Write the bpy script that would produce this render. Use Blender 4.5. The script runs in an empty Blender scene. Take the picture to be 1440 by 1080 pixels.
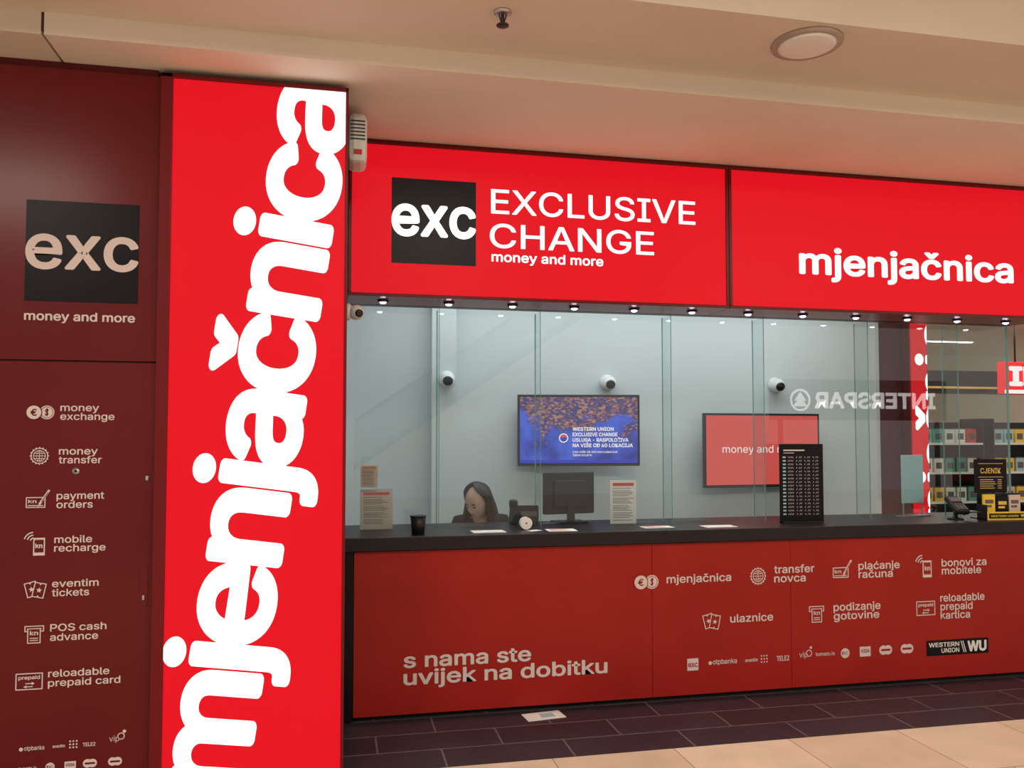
import bpy, bmesh, math, random, os
from mathutils import Vector, Matrix
random.seed(7)
sc=bpy.context.scene
COL=sc.collection
try:
    sc.view_settings.view_transform='Standard'; sc.view_settings.look='None'
except Exception: pass
FZ=0.06   # finished floor height
# ------------------------------------------------------------ materials
def mat(name,col,rough=.5,metal=0,emis=None,es=0,coat=0,noise=0,nscale=6,spec=.5):
    m=bpy.data.materials.new(name);m.use_nodes=True
    nt=m.node_tree;b=nt.nodes['Principled BSDF']
    b.inputs['Base Color'].default_value=(*col,1);b.inputs['Roughness'].default_value=rough
    b.inputs['Metallic'].default_value=metal
    b.inputs['Specular IOR Level'].default_value=spec
    b.inputs['Coat Weight'].default_value=coat
    if emis:
        b.inputs['Emission Color'].default_value=(*emis,1);b.inputs['Emission Strength'].default_value=es
    if noise:
        n=nt.nodes.new('ShaderNodeTexNoise');n.inputs['Scale'].default_value=nscale
        tc=nt.nodes.new('ShaderNodeTexCoord');nt.links.new(tc.outputs['Object'],n.inputs['Vector'])
        r=nt.nodes.new('ShaderNodeValToRGB')
        r.color_ramp.elements[0].position=.3;r.color_ramp.elements[1].position=.7
        r.color_ramp.elements[0].color=(*[c*(1-noise) for c in col],1)
        r.color_ramp.elements[1].color=(*[min(1,c*(1+noise)) for c in col],1)
        nt.links.new(n.outputs['Fac'],r.inputs['Fac']);nt.links.new(r.outputs['Color'],b.inputs['Base Color'])
    return m
M={}
M['litred']=mat('lit_red',(.16,.003,.006),.4,emis=(.76,.005,.014),es=.88,spec=.12)
M['litwhite']=mat('lit_white',(.6,.6,.6),.4,emis=(1,1,1),es=1.2)
M['red']=mat('red_laminate',(.34,.018,.013),.28,noise=.08,nscale=2,spec=.16)
M['dred']=mat('dark_red_laminate',(.125,.009,.010),.22,noise=.1,nscale=1.5,spec=.20)
M['redframe']=mat('red_frame',(.15,.008,.010),.3,spec=.2)
M['print']=mat('print_white',(.68,.59,.57),.5,spec=.2)
M['black']=mat('black_panel',(.008,.006,.008),.3,spec=.14)
M['blackplastic']=mat('black_plastic',(.012,.012,.014),.35,spec=.3)
M['darkmetal']=mat('dark_metal',(.03,.025,.03),.4,metal=.2,spec=.3)
M['counter']=mat('dark_countertop',(.014,.010,.011),.4,noise=.2,nscale=30,spec=.25)
M['cream']=mat('cream_plaster',(.74,.67,.58),.8,noise=.03,nscale=2)
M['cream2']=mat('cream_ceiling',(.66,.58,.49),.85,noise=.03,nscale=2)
M['white']=mat('white_plaster',(.60,.65,.66),.8,noise=.03,nscale=1)
M['whitep']=mat('white_plastic',(.75,.75,.73),.35)
M['paper']=mat('paper',(.78,.76,.72),.7)
M['papertan']=mat('paper_tan',(.62,.5,.42),.7)
M['ink']=mat('ink',(.12,.1,.1),.7)
M['inkred']=mat('ink_red',(.6,.05,.05),.7)
M['lip']=mat('lip',(.38,.12,.10),.6)
M['steel']=mat('brushed_steel',(.5,.5,.5),.3,metal=.9)
M['gold']=mat('gold_print',(.75,.5,.08),.4)
M['yellow']=mat('yellow_print',(.8,.55,.03),.5)
M['lens']=mat('black_lens',(.005,.005,.006),.08)
M['led']=mat('led_lamp',(1,1,1),.4,emis=(.85,.8,1),es=14)
M['coral']=mat('coral_screen',(.02,.02,.02),.3,emis=(.78,.09,.075),es=.8,spec=.2)
M['scrwhite']=mat('screen_white',(.1,.1,.1),.3,emis=(1,.9,.88),es=.85)
M['skin']=mat('skin',(.60,.36,.27),.55,noise=.05,nscale=20)
M['hair']=mat('dark_hair',(.012,.008,.007),.45,spec=.3)
M['cloth']=mat('black_cloth',(.012,.012,.016),.85,spec=.2)
M['edge']=mat('glass_edge_green',(.10,.22,.19),.2,emis=(.12,.3,.25),es=.12)  # green edge tint with a faint painted glow; the edge is no lamp
M['maroon']=mat('maroon_wall',(.10,.010,.014),.5,spec=.2)
M['grout']=mat('groove',(.05,.035,.03),.9)
M['tele']=mat('teal',(.1,.35,.3),.5)
M['signred']=mat('shop_sign_red',(.4,.01,.01),.4,emis=(.75,.01,.02),es=.9)
M['signwhite']=mat('shop_sign_white',(.8,.8,.8),.4,emis=(1,.95,.95),es=4)
M['lampwhite']=mat('lamp_diffuser',(.70,.66,.60),.5,emis=(1,.92,.8),es=.03)
M['lamprim']=mat('lamp_rim',(.36,.29,.23),.4)
M['tubelight']=mat('tube_light',(.9,.9,.9),.5,emis=(1,.95,.9),es=5)
M['acry']=mat('acrylic_blue',(.35,.55,.6),.15,spec=.3)
M['rubber']=mat('rubber',(.01,.01,.01),.6)

def glassmat(name,tint,k=2.0,const=None):
    m=bpy.data.materials.new(name);m.use_nodes=True;nt=m.node_tree;nt.nodes.clear()
    o=nt.nodes.new('ShaderNodeOutputMaterial');mx=nt.nodes.new('ShaderNodeMixShader')
    t=nt.nodes.new('ShaderNodeBsdfTransparent');t.inputs[0].default_value=(*tint,1)
    g=nt.nodes.new('ShaderNodeBsdfGlossy');g.inputs['Roughness'].default_value=0
    if const is None:
        fr=nt.nodes.new('ShaderNodeFresnel');fr.inputs[0].default_value=1.45
        mu=nt.nodes.new('ShaderNodeMath');mu.operation='MULTIPLY';mu.inputs[1].default_value=k;mu.use_clamp=True
        nt.links.new(fr.outputs[0],mu.inputs[0]);nt.links.new(mu.outputs[0],mx.inputs[0])
    else: mx.inputs[0].default_value=const
    nt.links.new(t.outputs[0],mx.inputs[1]);nt.links.new(g.outputs[0],mx.inputs[2]);nt.links.new(mx.outputs[0],o.inputs[0])
    return m
M['glass']=glassmat('clear_glass',(.88,.94,.93),2.4)
M['glassfin']=glassmat('fin_glass',(.84,.91,.90),const=.02)

def tilemat(name,c1,c2,mortar,bw,bh,ms=.004,off=.5,rough=.3,rot=0,shift=(0,0,0)):
    m=bpy.data.materials.new(name);m.use_nodes=True;nt=m.node_tree;b=nt.nodes['Principled BSDF']
    tc=nt.nodes.new('ShaderNodeTexCoord');mp=nt.nodes.new('ShaderNodeMapping')
    mp.inputs['Rotation'].default_value=(0,0,rot);mp.inputs['Location'].default_value=shift
    br=nt.nodes.new('ShaderNodeTexBrick');br.offset=off
    br.inputs['Color1'].default_value=(*c1,1);br.inputs['Color2'].default_value=(*c2,1);br.inputs['Mortar'].default_value=(*mortar,1)
    br.inputs['Scale'].default_value=1;br.inputs['Mortar Size'].default_value=ms;br.inputs['Mortar Smooth'].default_value=0
    br.inputs['Brick Width'].default_value=bw;br.inputs['Row Height'].default_value=bh
    ns=nt.nodes.new('ShaderNodeTexNoise');ns.inputs['Scale'].default_value=5;ns.inputs['Detail'].default_value=5
    mx=nt.nodes.new('ShaderNodeMix');mx.data_type='RGBA';mx.blend_type='MULTIPLY';mx.inputs[0].default_value=.3
    nt.links.new(tc.outputs['Object'],mp.inputs[0]);nt.links.new(mp.outputs[0],br.inputs['Vector']);nt.links.new(mp.outputs[0],ns.inputs['Vector'])
    nt.links.new(br.outputs['Color'],mx.inputs[6]);nt.links.new(ns.outputs['Fac'],mx.inputs[7])
    nt.links.new(mx.outputs[2],b.inputs['Base Color']);b.inputs['Roughness'].default_value=rough
    b.inputs['Specular IOR Level'].default_value=.3
    return m
M['darktile']=tilemat('dark_floor_tile',(.040,.034,.044),(.030,.026,.034),(.15,.13,.14),.62,.235,.005,.5,.35,shift=(.1,.0,0))
M['beigetile']=tilemat('beige_floor_tile',(.86,.68,.50),(.76,.58,.42),(.42,.31,.22),.62,.62,.003,.35,.25)

def citymat():
    m=bpy.data.materials.new('tv_city_picture');m.use_nodes=True;nt=m.node_tree;b=nt.nodes['Principled BSDF']
    tc=nt.nodes.new('ShaderNodeTexCoord');L=nt.links.new
    mp=nt.nodes.new('ShaderNodeMapping');mp.inputs['Rotation'].default_value=(0,.5,0);mp.inputs['Scale'].default_value=(1,1,1.9)
    v=nt.nodes.new('ShaderNodeTexVoronoi');v.inputs['Scale'].default_value=46
    sx=nt.nodes.new('ShaderNodeSeparateColor')
    r=nt.nodes.new('ShaderNodeValToRGB');cr=r.color_ramp;cr.interpolation='CONSTANT'
    cr.elements[0].color=(.03,.03,.16,1);cr.elements[1].position=.34;cr.elements[1].color=(.27,.09,.08,1)
    e=cr.elements.new(.6);e.color=(.07,.05,.18,1);e=cr.elements.new(.82);e.color=(.38,.19,.15,1)
    sp=nt.nodes.new('ShaderNodeSeparateXYZ')
    ns=nt.nodes.new('ShaderNodeTexNoise');ns.inputs['Scale'].default_value=6;ns.inputs['Detail'].default_value=2
    a=nt.nodes.new('ShaderNodeMath');a.operation='MULTIPLY_ADD';a.inputs[1].default_value=-7;a.inputs[2].default_value=-2.15
    n2=nt.nodes.new('ShaderNodeMath');n2.operation='MULTIPLY_ADD';n2.inputs[1].default_value=6.0
    mk=nt.nodes.new('ShaderNodeMath');mk.operation='MULTIPLY_ADD';mk.inputs[1].default_value=1.6;mk.use_clamp=True
    mx=nt.nodes.new('ShaderNodeMix');mx.data_type='RGBA'
    sea=nt.nodes.new('ShaderNodeValToRGB');sea.color_ramp.elements[0].color=(.008,.02,.26,1);sea.color_ramp.elements[1].color=(.04,.10,.6,1)
    sea.color_ramp.elements[0].position=.35;sea.color_ramp.elements[1].position=.65
    L(tc.outputs['Object'],mp.inputs[0]);L(mp.outputs[0],v.inputs['Vector']);L(tc.outputs['Object'],sp.inputs[0]);L(tc.outputs['Object'],ns.inputs['Vector'])
    L(v.outputs['Color'],sx.inputs[0]);L(sx.outputs[0],r.inputs[0]);L(sp.outputs['Z'],a.inputs[0])
    L(ns.outputs['Fac'],n2.inputs[0]);L(a.outputs[0],n2.inputs[2]);L(n2.outputs[0],mk.inputs[0]);mk.inputs[2].default_value=-.5
    L(mk.outputs[0],mx.inputs[0]);L(r.outputs[0],mx.inputs[6]);L(ns.outputs['Fac'],sea.inputs[0]);L(sea.outputs[0],mx.inputs[7])
    b.inputs['Base Color'].default_value=(.01,.01,.01,1);L(mx.outputs[2],b.inputs['Emission Color']);b.inputs['Emission Strength'].default_value=1.0
    return m
M['city']=citymat()
M['seablue']=mat('screen_blue',(.01,.01,.02),.3,emis=(.012,.03,.42),es=1)
# ------------------------------------------------------------ object helpers
def wl(o):
    v=Vector((0,0,0))
    while o: v+=o.location;o=o.parent
    return v
def thing(name,label,cat,loc=(0,0,0),rz=0,group=None):
    e=bpy.data.objects.new(name,None);e.empty_display_size=.1;e.location=loc;e.rotation_euler=(0,0,rz)
    e['label']=label;e['category']=cat
    if group:e['group']=group
    COL.objects.link(e);return e
class MB:
    def __init__(s): s.v=[];s.f=[];s.m=[];s.sm=[]
    def add(s,vs,fs,mi=0,smooth=False):
        o=len(s.v);s.v+=[tuple(v) for v in vs];
        for f in fs:s.f.append([i+o for i in f]);s.m.append(mi);s.sm.append(smooth)
        return s
    def box(s,x0,x1,y0,y1,z0,z1,mi=0):
        v=[(x0,y0,z0),(x1,y0,z0),(x1,y1,z0),(x0,y1,z0),(x0,y0,z1),(x1,y0,z1),(x1,y1,z1),(x0,y1,z1)]
        return s.add(v,[(0,3,2,1),(4,5,6,7),(0,1,5,4),(1,2,6,5),(2,3,7,6),(3,0,4,7)],mi)
    def obox(s,c,d,mtx,mi=0):
        b=MB().box(-d[0]/2,d[0]/2,-d[1]/2,d[1]/2,-d[2]/2,d[2]/2)
        return s.add([Vector(c)+mtx@Vector(v) for v in b.v],b.f,mi)
    def lathe(s,c,prof,axis=(0,0,1),n=24,mi=0,smooth=True):
        q=Vector((0,0,1)).rotation_difference(Vector(axis).normalized())
        vs=[];fs=[]
        for r,h in prof:
            for i in range(n):
                a=2*math.pi*i/n;vs.append(Vector(c)+q@Vector((r*math.cos(a),r*math.sin(a),h)))
        for j in range(len(prof)-1):
            for i in range(n):
                k=(i+1)%n;fs.append((j*n+i,j*n+k,(j+1)*n+k,(j+1)*n+i))
        fs.append(tuple(reversed(range(n))));fs.append(tuple(range((len(prof)-1)*n,len(prof)*n)))
        return s.add(vs,fs,mi,smooth)
    def tube(s,p0,p1,r,n=12,mi=0):
        d=Vector(p1)-Vector(p0);return s.lathe(p0,[(r,0),(r,d.length)],d,n,mi)
    def ell(s,c,r,mtx=None,n=16,mi=0,fn=None):
        mtx=mtx or Matrix.Identity(3);vs=[];fs=[];h=n//2+2
        for j in range(h+1):
            t=math.pi*(j/h*.998+.001)
            for i in range(n):
                a=2*math.pi*i/n;u=Vector((math.sin(t)*math.cos(a)*r[0],math.sin(t)*math.sin(a)*r[1],math.cos(t)*r[2]))
                if fn:u=fn(u)
                vs.append(Vector(c)+mtx@u)
        for j in range(h):
            for i in range(n):
                k=(i+1)%n;fs.append((j*n+i,(j+1)*n+i,(j+1)*n+k,j*n+k))
        return s.add(vs,fs,mi,True)
def part(parent,name,mb,mats,bevel=0,label=None,world=True):
    me=bpy.data.meshes.new(name)
    o=wl(parent) if (world and parent) else Vector((0,0,0))
    me.from_pydata([Vector(v)-o for v in mb.v],[],mb.f)
    for k in mats:me.materials.append(M[k])
    for p,mi,sm in zip(me.polygons,mb.m,mb.sm):p.material_index=mi;p.use_smooth=sm
    me.update()
    ob=bpy.data.objects.new(name,me);COL.objects.link(ob)
    if parent:ob.parent=parent
    if label:ob['label']=label
    if bevel:
        b=ob.modifiers.new('bevel','BEVEL');b.width=bevel;b.segments=2;b.limit_method='ANGLE'
    return ob
def solo(name,label,cat,mb,mats,loc=None,bevel=0,group=None,rz=0):
    ob=part(None,name,mb,mats,bevel);
    if loc is not None:
        ob.location=loc
    ob.rotation_euler=(0,0,rz)
    ob['label']=label;ob['category']=cat
    if group:ob['group']=group
    return ob
def struct(name,mb,mats,label=None):
    ob=part(None,name,mb,mats);ob['kind']='structure'
    if label:ob['label']=label
    return ob
# ------------------------------------------------------------ lettering
FONT=None
try:
    p=os.path.join(bpy.utils.resource_path('LOCAL'),'datafiles','fonts','Inter.woff2')
    if os.path.exists(p):FONT=bpy.data.fonts.load(p)
except Exception:FONT=None
_g={}
def glyphs(body,sp=1.0):
    k=(body,sp)
    if k in _g:return _g[k]
    cu=bpy.data.curves.new('t','FONT');cu.body=body;cu.size=1;cu.space_character=sp;cu.resolution_u=4
    cu.fill_mode='FRONT'
    if FONT:cu.font=FONT
    ob=bpy.data.objects.new('t',cu);COL.objects.link(ob)
    dg=bpy.context.evaluated_depsgraph_get();me=bpy.data.meshes.new_from_object(ob.evaluated_get(dg))
    vs=[(v.co.x,v.co.y) for v in me.vertices];fs=[tuple(p.vertices) for p in me.polygons]
    bpy.data.objects.remove(ob);bpy.data.meshes.remove(me);bpy.data.curves.remove(cu)
    _g[k]=(vs,fs);return _g[k]
class D:
    """flat graphics drawn on a vertical surface: x to the right, z up"""
    def __init__(s):s.v=[];s.f=[];s.m=[]
    def add(s,vs,fs,m=0,l=0):
        o=len(s.v);s.v+=[(x,z,l) for x,z in vs]
        for f in fs:s.f.append([i+o for i in f]);s.m.append(m)
        return s
    def poly(s,pts,m=0,l=0):return s.add(pts,[tuple(range(len(pts)))],m,l)
    def quad(s,x0,x1,z0,z1,m=0,l=0):return s.poly([(x0,z0),(x1,z0),(x1,z1),(x0,z1)],m,l)
    def stroke(s,pts,w,closed=False,m=0,l=0):
        P=list(pts)+([pts[0]] if closed else [])
        for i,(a,b) in enumerate(zip(P,P[1:])):
            dx,dz=b[0]-a[0],b[1]-a[1];L=math.hypot(dx,dz) or 1;dx/=L;dz/=L;e=w/2
            nx,nz=-dz*e,dx*e;ax,az=a[0]-dx*e*.9,a[1]-dz*e*.9;bx,bz=b[0]+dx*e*.9,b[1]+dz*e*.9
            s.poly([(ax-nx,az-nz),(bx-nx,bz-nz),(bx+nx,bz+nz),(ax+nx,az+nz)],m,l+.02*(i%4))
        return s
    def disc(s,x,z,r,m=0,l=0,n=24):return s.poly([(x+r*math.cos(2*math.pi*i/n),z+r*math.sin(2*math.pi*i/n)) for i in range(n)],m,l)
    def ring(s,x,z,r,w,m=0,l=0,a0=0,a1=360,n=28,sx=1):
        vs=[];N=n+1
        for i in range(N):
            a=math.radians(a0+(a1-a0)*i/n);c,t=math.cos(a)*sx,math.sin(a)
            vs+=[(x+(r-w/2)*c,z+(r-w/2)*t),(x+(r+w/2)*c,z+(r+w/2)*t)]
        return s.add(vs,[(2*i,2*i+1,2*i+3,2*i+2) for i in range(n)],m,l)
    def text(s,body,x0,x1,z,h,ref='x',bold=.012,m=0,l=0,sp=1.0,xf=None,boldz=None):
        vs,fs=glyphs(body,sp);e=bold;ez=bold if boldz is None else boldz
        a=min(v[0] for v in vs)-e;b=max(v[0] for v in vs)+e
        rh=max(v[1] for v in glyphs(ref)[0])
        kx=(x1-x0)/(b-a);kz=h/(rh+2*ez)
        n=0 if bold<=.005 else (6 if h<.05 else (12 if h<.25 else 24))
        offs=[(0,0)]+[(e*math.cos(2*math.pi*i/n),ez*math.sin(2*math.pi*i/n)) for i in range(n)]
        for i,(ux,uz) in enumerate(offs):
            out=[(x0+(v[0]+ux-a)*kx,z+(v[1]+uz+ez)*kz) for v in vs]
            if xf:out=[xf(q) for q in out]
            s.add(out,fs,m,l+.03*i)
        return s
    def mb(s,y,dl=.0010):
        r=MB();r.add([(x,y-l*dl,z) for x,z,l in s.v],[]);
        for f,m in zip(s.f,s.m):r.f.append(f);r.m.append(m);r.sm.append(False)
        return r
# ------------------------------------------------------------ pictograms (w = full width)
def ic_coins(d,x,z,w,bg=1):
    r=w*.27
    d.disc(x+r*.85,z,r,0,0);d.ring(x+r*.85,z,r*.8,w*.02,bg,1);d.text('$',x+r*.6,x+r*1.15,z-r*.5,r*1.0,ref='E',bold=.02,m=bg,l=1)
    d.disc(x-r*.85,z,r,0,2);d.ring(x-r*.85,z,r*1.04,w*.03,bg,3)
    d.text('€',x-r*1.3,x-r*.45,z-r*.5,r*1.0,ref='E',bold=.02,m=bg,l=3)
def ic_globe(d,x,z,w,bg=1):
    r=w*.36
    d.ring(x,z,r,w*.04);d.ring(x,z,r*.72,w*.03)
    for i in range(16):
        a=i*math.pi/8;d.disc(x+r*1.08*math.cos(a),z+r*1.08*math.sin(a),w*.035,0,.1,8)
    d.ring(x,z,r*.72,w*.03,sx=.45,l=.2);d.stroke([(x,z-r*.7),(x,z+r*.7)],w*.03,l=.3)
    for q in(-.35,0,.35):d.stroke([(x-r*.65,z+q*r),(x+r*.65,z+q*r)],w*.03,l=.4)
def ic_card(d,x,z,w,bg=1):
    d.stroke([(x-w*.45,z-w*.3),(x+w*.28,z-w*.3),(x+w*.28,z+w*.12),(x-w*.45,z+w*.12)],w*.04,True)
    d.text('kn',x-w*.38,x-w*.05,z-w*.12,w*.12,bold=.02)
    d.stroke([(x-w*.38,z-w*.22),(x+w*.2,z-w*.22)],w*.035)
    d.stroke([(x+w*.08,z-w*.14),(x+w*.42,z+w*.4)],w*.09,l=.2);d.stroke([(x+w*.08,z-w*.14),(x+w*.02,z-w*.26)],w*.03,l=.3)
    d.stroke([(x+w*.15,z-w*.06),(x+w*.4,z+w*.34)],w*.03,m=bg,l=1)
def ic_phone(d,x,z,w,bg=1):
    d.poly([(x-w*.12,z-w*.45),(x+w*.34,z-w*.45),(x+w*.34,z+w*.3),(x-w*.12,z+w*.3)])
    d.quad(x-w*.07,x+w*.29,z-w*.32,z+w*.22,bg,1);d.text('kn',x-w*.03,x+w*.25,z-w*.14,w*.16,bold=.03,l=2)
    for r in(.14,.26,.38):d.ring(x-w*.1,z+w*.16,w*r,w*.05,a0=95,a1=165,n=8,l=.1)
def ic_ticket(d,x,z,w,bg=1):
    for cx,cz,a,l in((x-w*.14,z+w*.02,math.radians(14),0),(x+w*.16,z-w*.02,math.radians(-12),2)):
        def R(u,v):return(cx+(u*math.cos(a)-v*math.sin(a))*w,cz+(u*math.sin(a)+v*math.cos(a))*w)
        d.poly([R(-.22,-.3),R(.22,-.3),R(.22,.3),R(-.22,.3)],bg,l)
        d.stroke([R(-.22,-.3),R(-.03,-.3),R(0,-.24),R(.03,-.3),R(.22,-.3),R(.22,.3),R(.03,.3),R(0,.24),R(-.03,.3),R(-.22,.3)],w*.04,True,l=l+1)
        d.poly([R(.12*math.cos(math.pi/2+i*math.pi/5)*(1 if i%2==0 else .45),.12*math.sin(math.pi/2+i*math.pi/5)*(1 if i%2==0 else .45)) for i in range(10)],0,l+1)
def ic_cash(d,x,z,w,bg=1):
    d.stroke([(x-w*.4,z+w*.12),(x-w*.4,z+w*.36),(x+w*.4,z+w*.36),(x+w*.4,z+w*.12)],w*.045,True)
    d.stroke([(x-w*.3,z+w*.24),(x+w*.3,z+w*.24)],w*.04)
    d.quad(x-w*.27,x+w*.27,z-w*.42,z+w*.22,bg,1)
    d.stroke([(x-w*.27,z+w*.22),(x-w*.27,z-w*.42),(x+w*.27,z-w*.42),(x+w*.27,z+w*.22)],w*.045,l=2)
    d.text('kn',x-w*.18,x+w*.18,z-w*.06,w*.16,bold=.02,l=2);d.stroke([(x-w*.16,z-w*.2),(x+w*.16,z-w*.2)],w*.04,l=2);d.stroke([(x-w*.16,z-w*.3),(x+w*.16,z-w*.3)],w*.04,l=2)
def ic_prepaid(d,x,z,w,bg=1):
    d.stroke([(x-w*.46,z-w*.3),(x+w*.46,z-w*.3),(x+w*.46,z+w*.3),(x-w*.46,z+w*.3)],w*.04,True)
    d.text('prepaid',x-w*.38,x+w*.38,z+w*.08,w*.11,bold=.02)
    for zz,sg in((-.08,1),(-.2,-1)):
        d.stroke([(x-w*.12,z+w*zz),(x+w*.12,z+w*zz)],w*.035)
        d.poly([(x+sg*w*.2,z+w*zz),(x+sg*w*.09,z+w*(zz+.06)),(x+sg*w*.09,z+w*(zz-.06))],l=.2)
def letter(parent,name,d,y,mats,label=None):return part(parent,name,d.mb(y),mats,label=label)

# ============================================================ SETTING
struct('floor',MB().box(-8,18,-16,-.70,-.04,FZ),['beigetile'],'polished beige marble tile floor')
struct('trim_1',MB().box(-8,5.2,-.70,2.2,-.04,FZ+.001),['darktile'],'dark charcoal floor tiles around the kiosk')
struct('trim_2',MB().box(5.2,18,-.70,15,-.04,FZ),['beigetile'],'beige tile floor of the shop area')
struct('ceiling',MB().box(-8,18,-8.2,-1.52,3.95,4.1),['cream'],'cream plaster ceiling')
struct('trim_3',MB().box(-8,18,-1.52,-.93,3.345,4.1),['cream2'],'lower cream ceiling panel')
struct('trim_4',MB().box(-1.19,18,-.935,3,3.25,3.40),['cream'],'cream soffit above the kiosk')
struct('trim_5',MB().box(-8,-1.202,-.935,3,3.25,3.40),['cream2'],'cream soffit panel')
struct('trim_6',MB().box(-8,18,-.932,3,3.27,3.42),['grout'],'recess behind the soffit joint')
struct('wall_left',MB().box(-3.2,-.80,-.675,.6,FZ,3.25),['maroon'],'dark wall behind red cladding')
struct('wall_back',MB().box(.0,4.60,1.75,1.87,FZ,3.0),['white'],'pale grey white interior wall')
struct('wall_side',MB().box(-.02,.043,.34,1.75,FZ,3.0),['white'],'pale interior side wall')
struct('trim_7',MB().box(.70,.885,1.60,1.75,FZ,3.0),['white'],'white wall column')
struct('trim_8',MB().box(.07,4.6,.37,1.75,3.0,3.05),['white'],'kiosk inner ceiling')
struct('wall_right',MB().box(4.62,5.0,1.80,2.2,FZ,3.25),['maroon'],'dark maroon wall end')
struct('wall_shop',MB().box(4.6,20,14,14.2,FZ,4),['cream2'],'far shop wall')
struct('trim_9',MB().box(4.6,20,3,14,3.7,3.8),['cream2'],'shop ceiling')

# ============================================================ CLADDING + DOOR (left)
YP=-.69
t=thing('cladding_panel','glossy dark red wall panel with black logo square','wall panel',(-1.5,YP,1.93))
p=part(t,'panel',MB().box(-2.4,-.782,YP,-.676,1.93,3.215),['dred'])
d=D().quad(-1.321,-.864,2.184,2.625,1,0).text('exc',-1.321,-.864,2.325,.152,bold=.015,m=0,l=1)
letter(p,'logo',d,YP-.002,['print','black'],'black square logo with pale letters exc')
letter(p,'lettering',D().text('money and more',-1.32,-.874,2.10,.03,bold=.02),YP-.002,['print'])
t=thing('door','dark red flush service door with white pictograms and lettering','door',(-1.5,YP,FZ))
p=part(t,'door_leaf',MB().box(-2.4,-.782,YP,-.676,FZ,1.922),['dred'])
rows=[(ic_coins,-1.246,1.702,.11,[('money',-1.168,-1.013,1.708),('exchange',-1.168,-.95,1.670)]),
(ic_globe,-1.246,1.515,.09,[('money',-1.17,-1.015,1.52),('transfer',-1.17,-.998,1.482)]),
(ic_card,-1.248,1.325,.10,[('payment',-1.175,-.985,1.328),('orders',-1.175,-1.03,1.290)]),
(ic_phone,-1.25,1.135,.10,[('mobile',-1.18,-1.03,1.141),('recharge',-1.18,-.975,1.104)]),
(ic_ticket,-1.25,.945,.10,[('eventim',-1.185,-1.0,.953),('tickets',-1.185,-1.037,.914)]),
(ic_cash,-1.25,.759,.09,[('POS cash',-1.188,-.965,.766),('advance',-1.188,-.998,.726)]),
(ic_prepaid,-1.265,.56,.11,[('reloadable',-1.192,-.95,.573),('prepaid card',-1.192,-.905,.533)])]
for fn,x,z,w,tx in rows:
    d=D();fn(d,x,z,w);letter(p,'pictogram',d,YP-.002,['print','dred'])
    for b,x0,x1,bz in tx:letter(p,'lettering',D().text(b,x0,x1,bz,.0235,bold=.012),YP-.002,['print'])
def spl(par,y,d,nm='sponsor_logo',bg='red'):letter(par,nm,d,y,['print',bg])
def Dots(x,z,s,r):
    d=D()
    for i in range(9):d.disc(x+s*(i%3),z+s*(i//3),r,0,0,8)
    return d
y_=YP-.002
spl(p,y_,D().text('otpbanka',-1.278,-1.20,.272,.014,bold=.01).disc(-1.29,.278,.008),bg='dred')
d=Dots(-1.10,.272,.013,.004);d.text('eventim',-1.168,-1.12,.275,.010,bold=.02);spl(p,y_,d,bg='dred')
spl(p,y_,D().text('TELE2',-1.05,-1.0,.272,.016,ref='E',bold=.02),bg='dred')
spl(p,y_,D().text('vip',-.945,-.905,.285,.018,bold=.0).ring(-.898,.305,.013,.004).disc(-.885,.325,.007),bg='dred')
spl(p,y_,D().text('tomato.ix',-1.297,-1.228,.190,.012,bold=.01),bg='dred')
spl(p,y_,D().disc(-1.176,.197,.018).text('DC',-1.189,-1.163,.192,.011,ref='E',m=1,l=1),bg='dred')
spl(p,y_,D().quad(-1.12,-1.075,.182,.214).text('VISA',-1.115,-1.08,.194,.012,ref='E',bold=.02,m=1,l=1),bg='dred')
for x in(-1.02,-.92):spl(p,y_,D().disc(x-.01,.2,.018).disc(x+.01,.2,.018,l=.2).quad(x-.02,x+.02,.196,.204,1,1),bg='dred')
part(t,'keyhole',MB().lathe((-1.10,YP-.006,1.449),[(.015,0),(.015,.007)],(0,1,0),20,0).lathe((-1.10,YP-.008,1.449),[(.006,0),(.006,.002)],(0,1,0),10,1),['steel','black'])
part(t,'handle',MB().box(-.835,-.800,YP-.004,YP,.86,1.03).box(-.822,-.813,YP-.010,YP-.004,.885,.905,1),['dred','steel'],.002,'flush pull plate')
part(t,'lock',MB().box(-.818,-.806,YP-.006,YP,1.405,1.425).lathe((-.812,YP-.010,1.41),[(.005,0),(.005,.01)],(0,1,0),10),['steel'],.001)

# ============================================================ VERTICAL LIGHTBOX
t=thing('lightbox_sign','tall illuminated red pillar sign with white sideways lettering','illuminated sign',(-.35,YP,FZ))
X0,X1,Z0,Z1=-.728,.030,.085,3.205
mb=MB();mb.box(-.780,X0,YP-.03,YP+.06,FZ,3.225,0);mb.box(X1,.044,YP-.03,YP+.06,FZ,3.225,0);mb.box(-.78,.044,YP-.03,YP+.06,Z1,3.225,0);mb.box(-.78,.044,YP-.03,YP+.06,FZ,Z0,0)
part(t,'frame',mb,['redframe'],.003)
part(t,'pillar_body',MB().box(-.775,.043,YP+.06,.32,FZ,3.24),['darkmetal'])
p=part(t,'lit_panel',MB().box(X0,X1,YP-.02,YP+.05,Z0,Z1),['litred'])
ang=math.radians(82.0);ca,sa=math.cos(ang),math.sin(ang);ox,oz=-.375,.02
def clipped(ob,p,planes):
    bm=bmesh.new();bm.from_mesh(ob.data);w=wl(p)
    for co,no in planes:
        bmesh.ops.bisect_plane(bm,geom=bm.verts[:]+bm.edges[:]+bm.faces[:],plane_co=Vector(co)-w,plane_no=no,clear_outer=True)
    bm.to_mesh(ob.data);bm.free()
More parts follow.
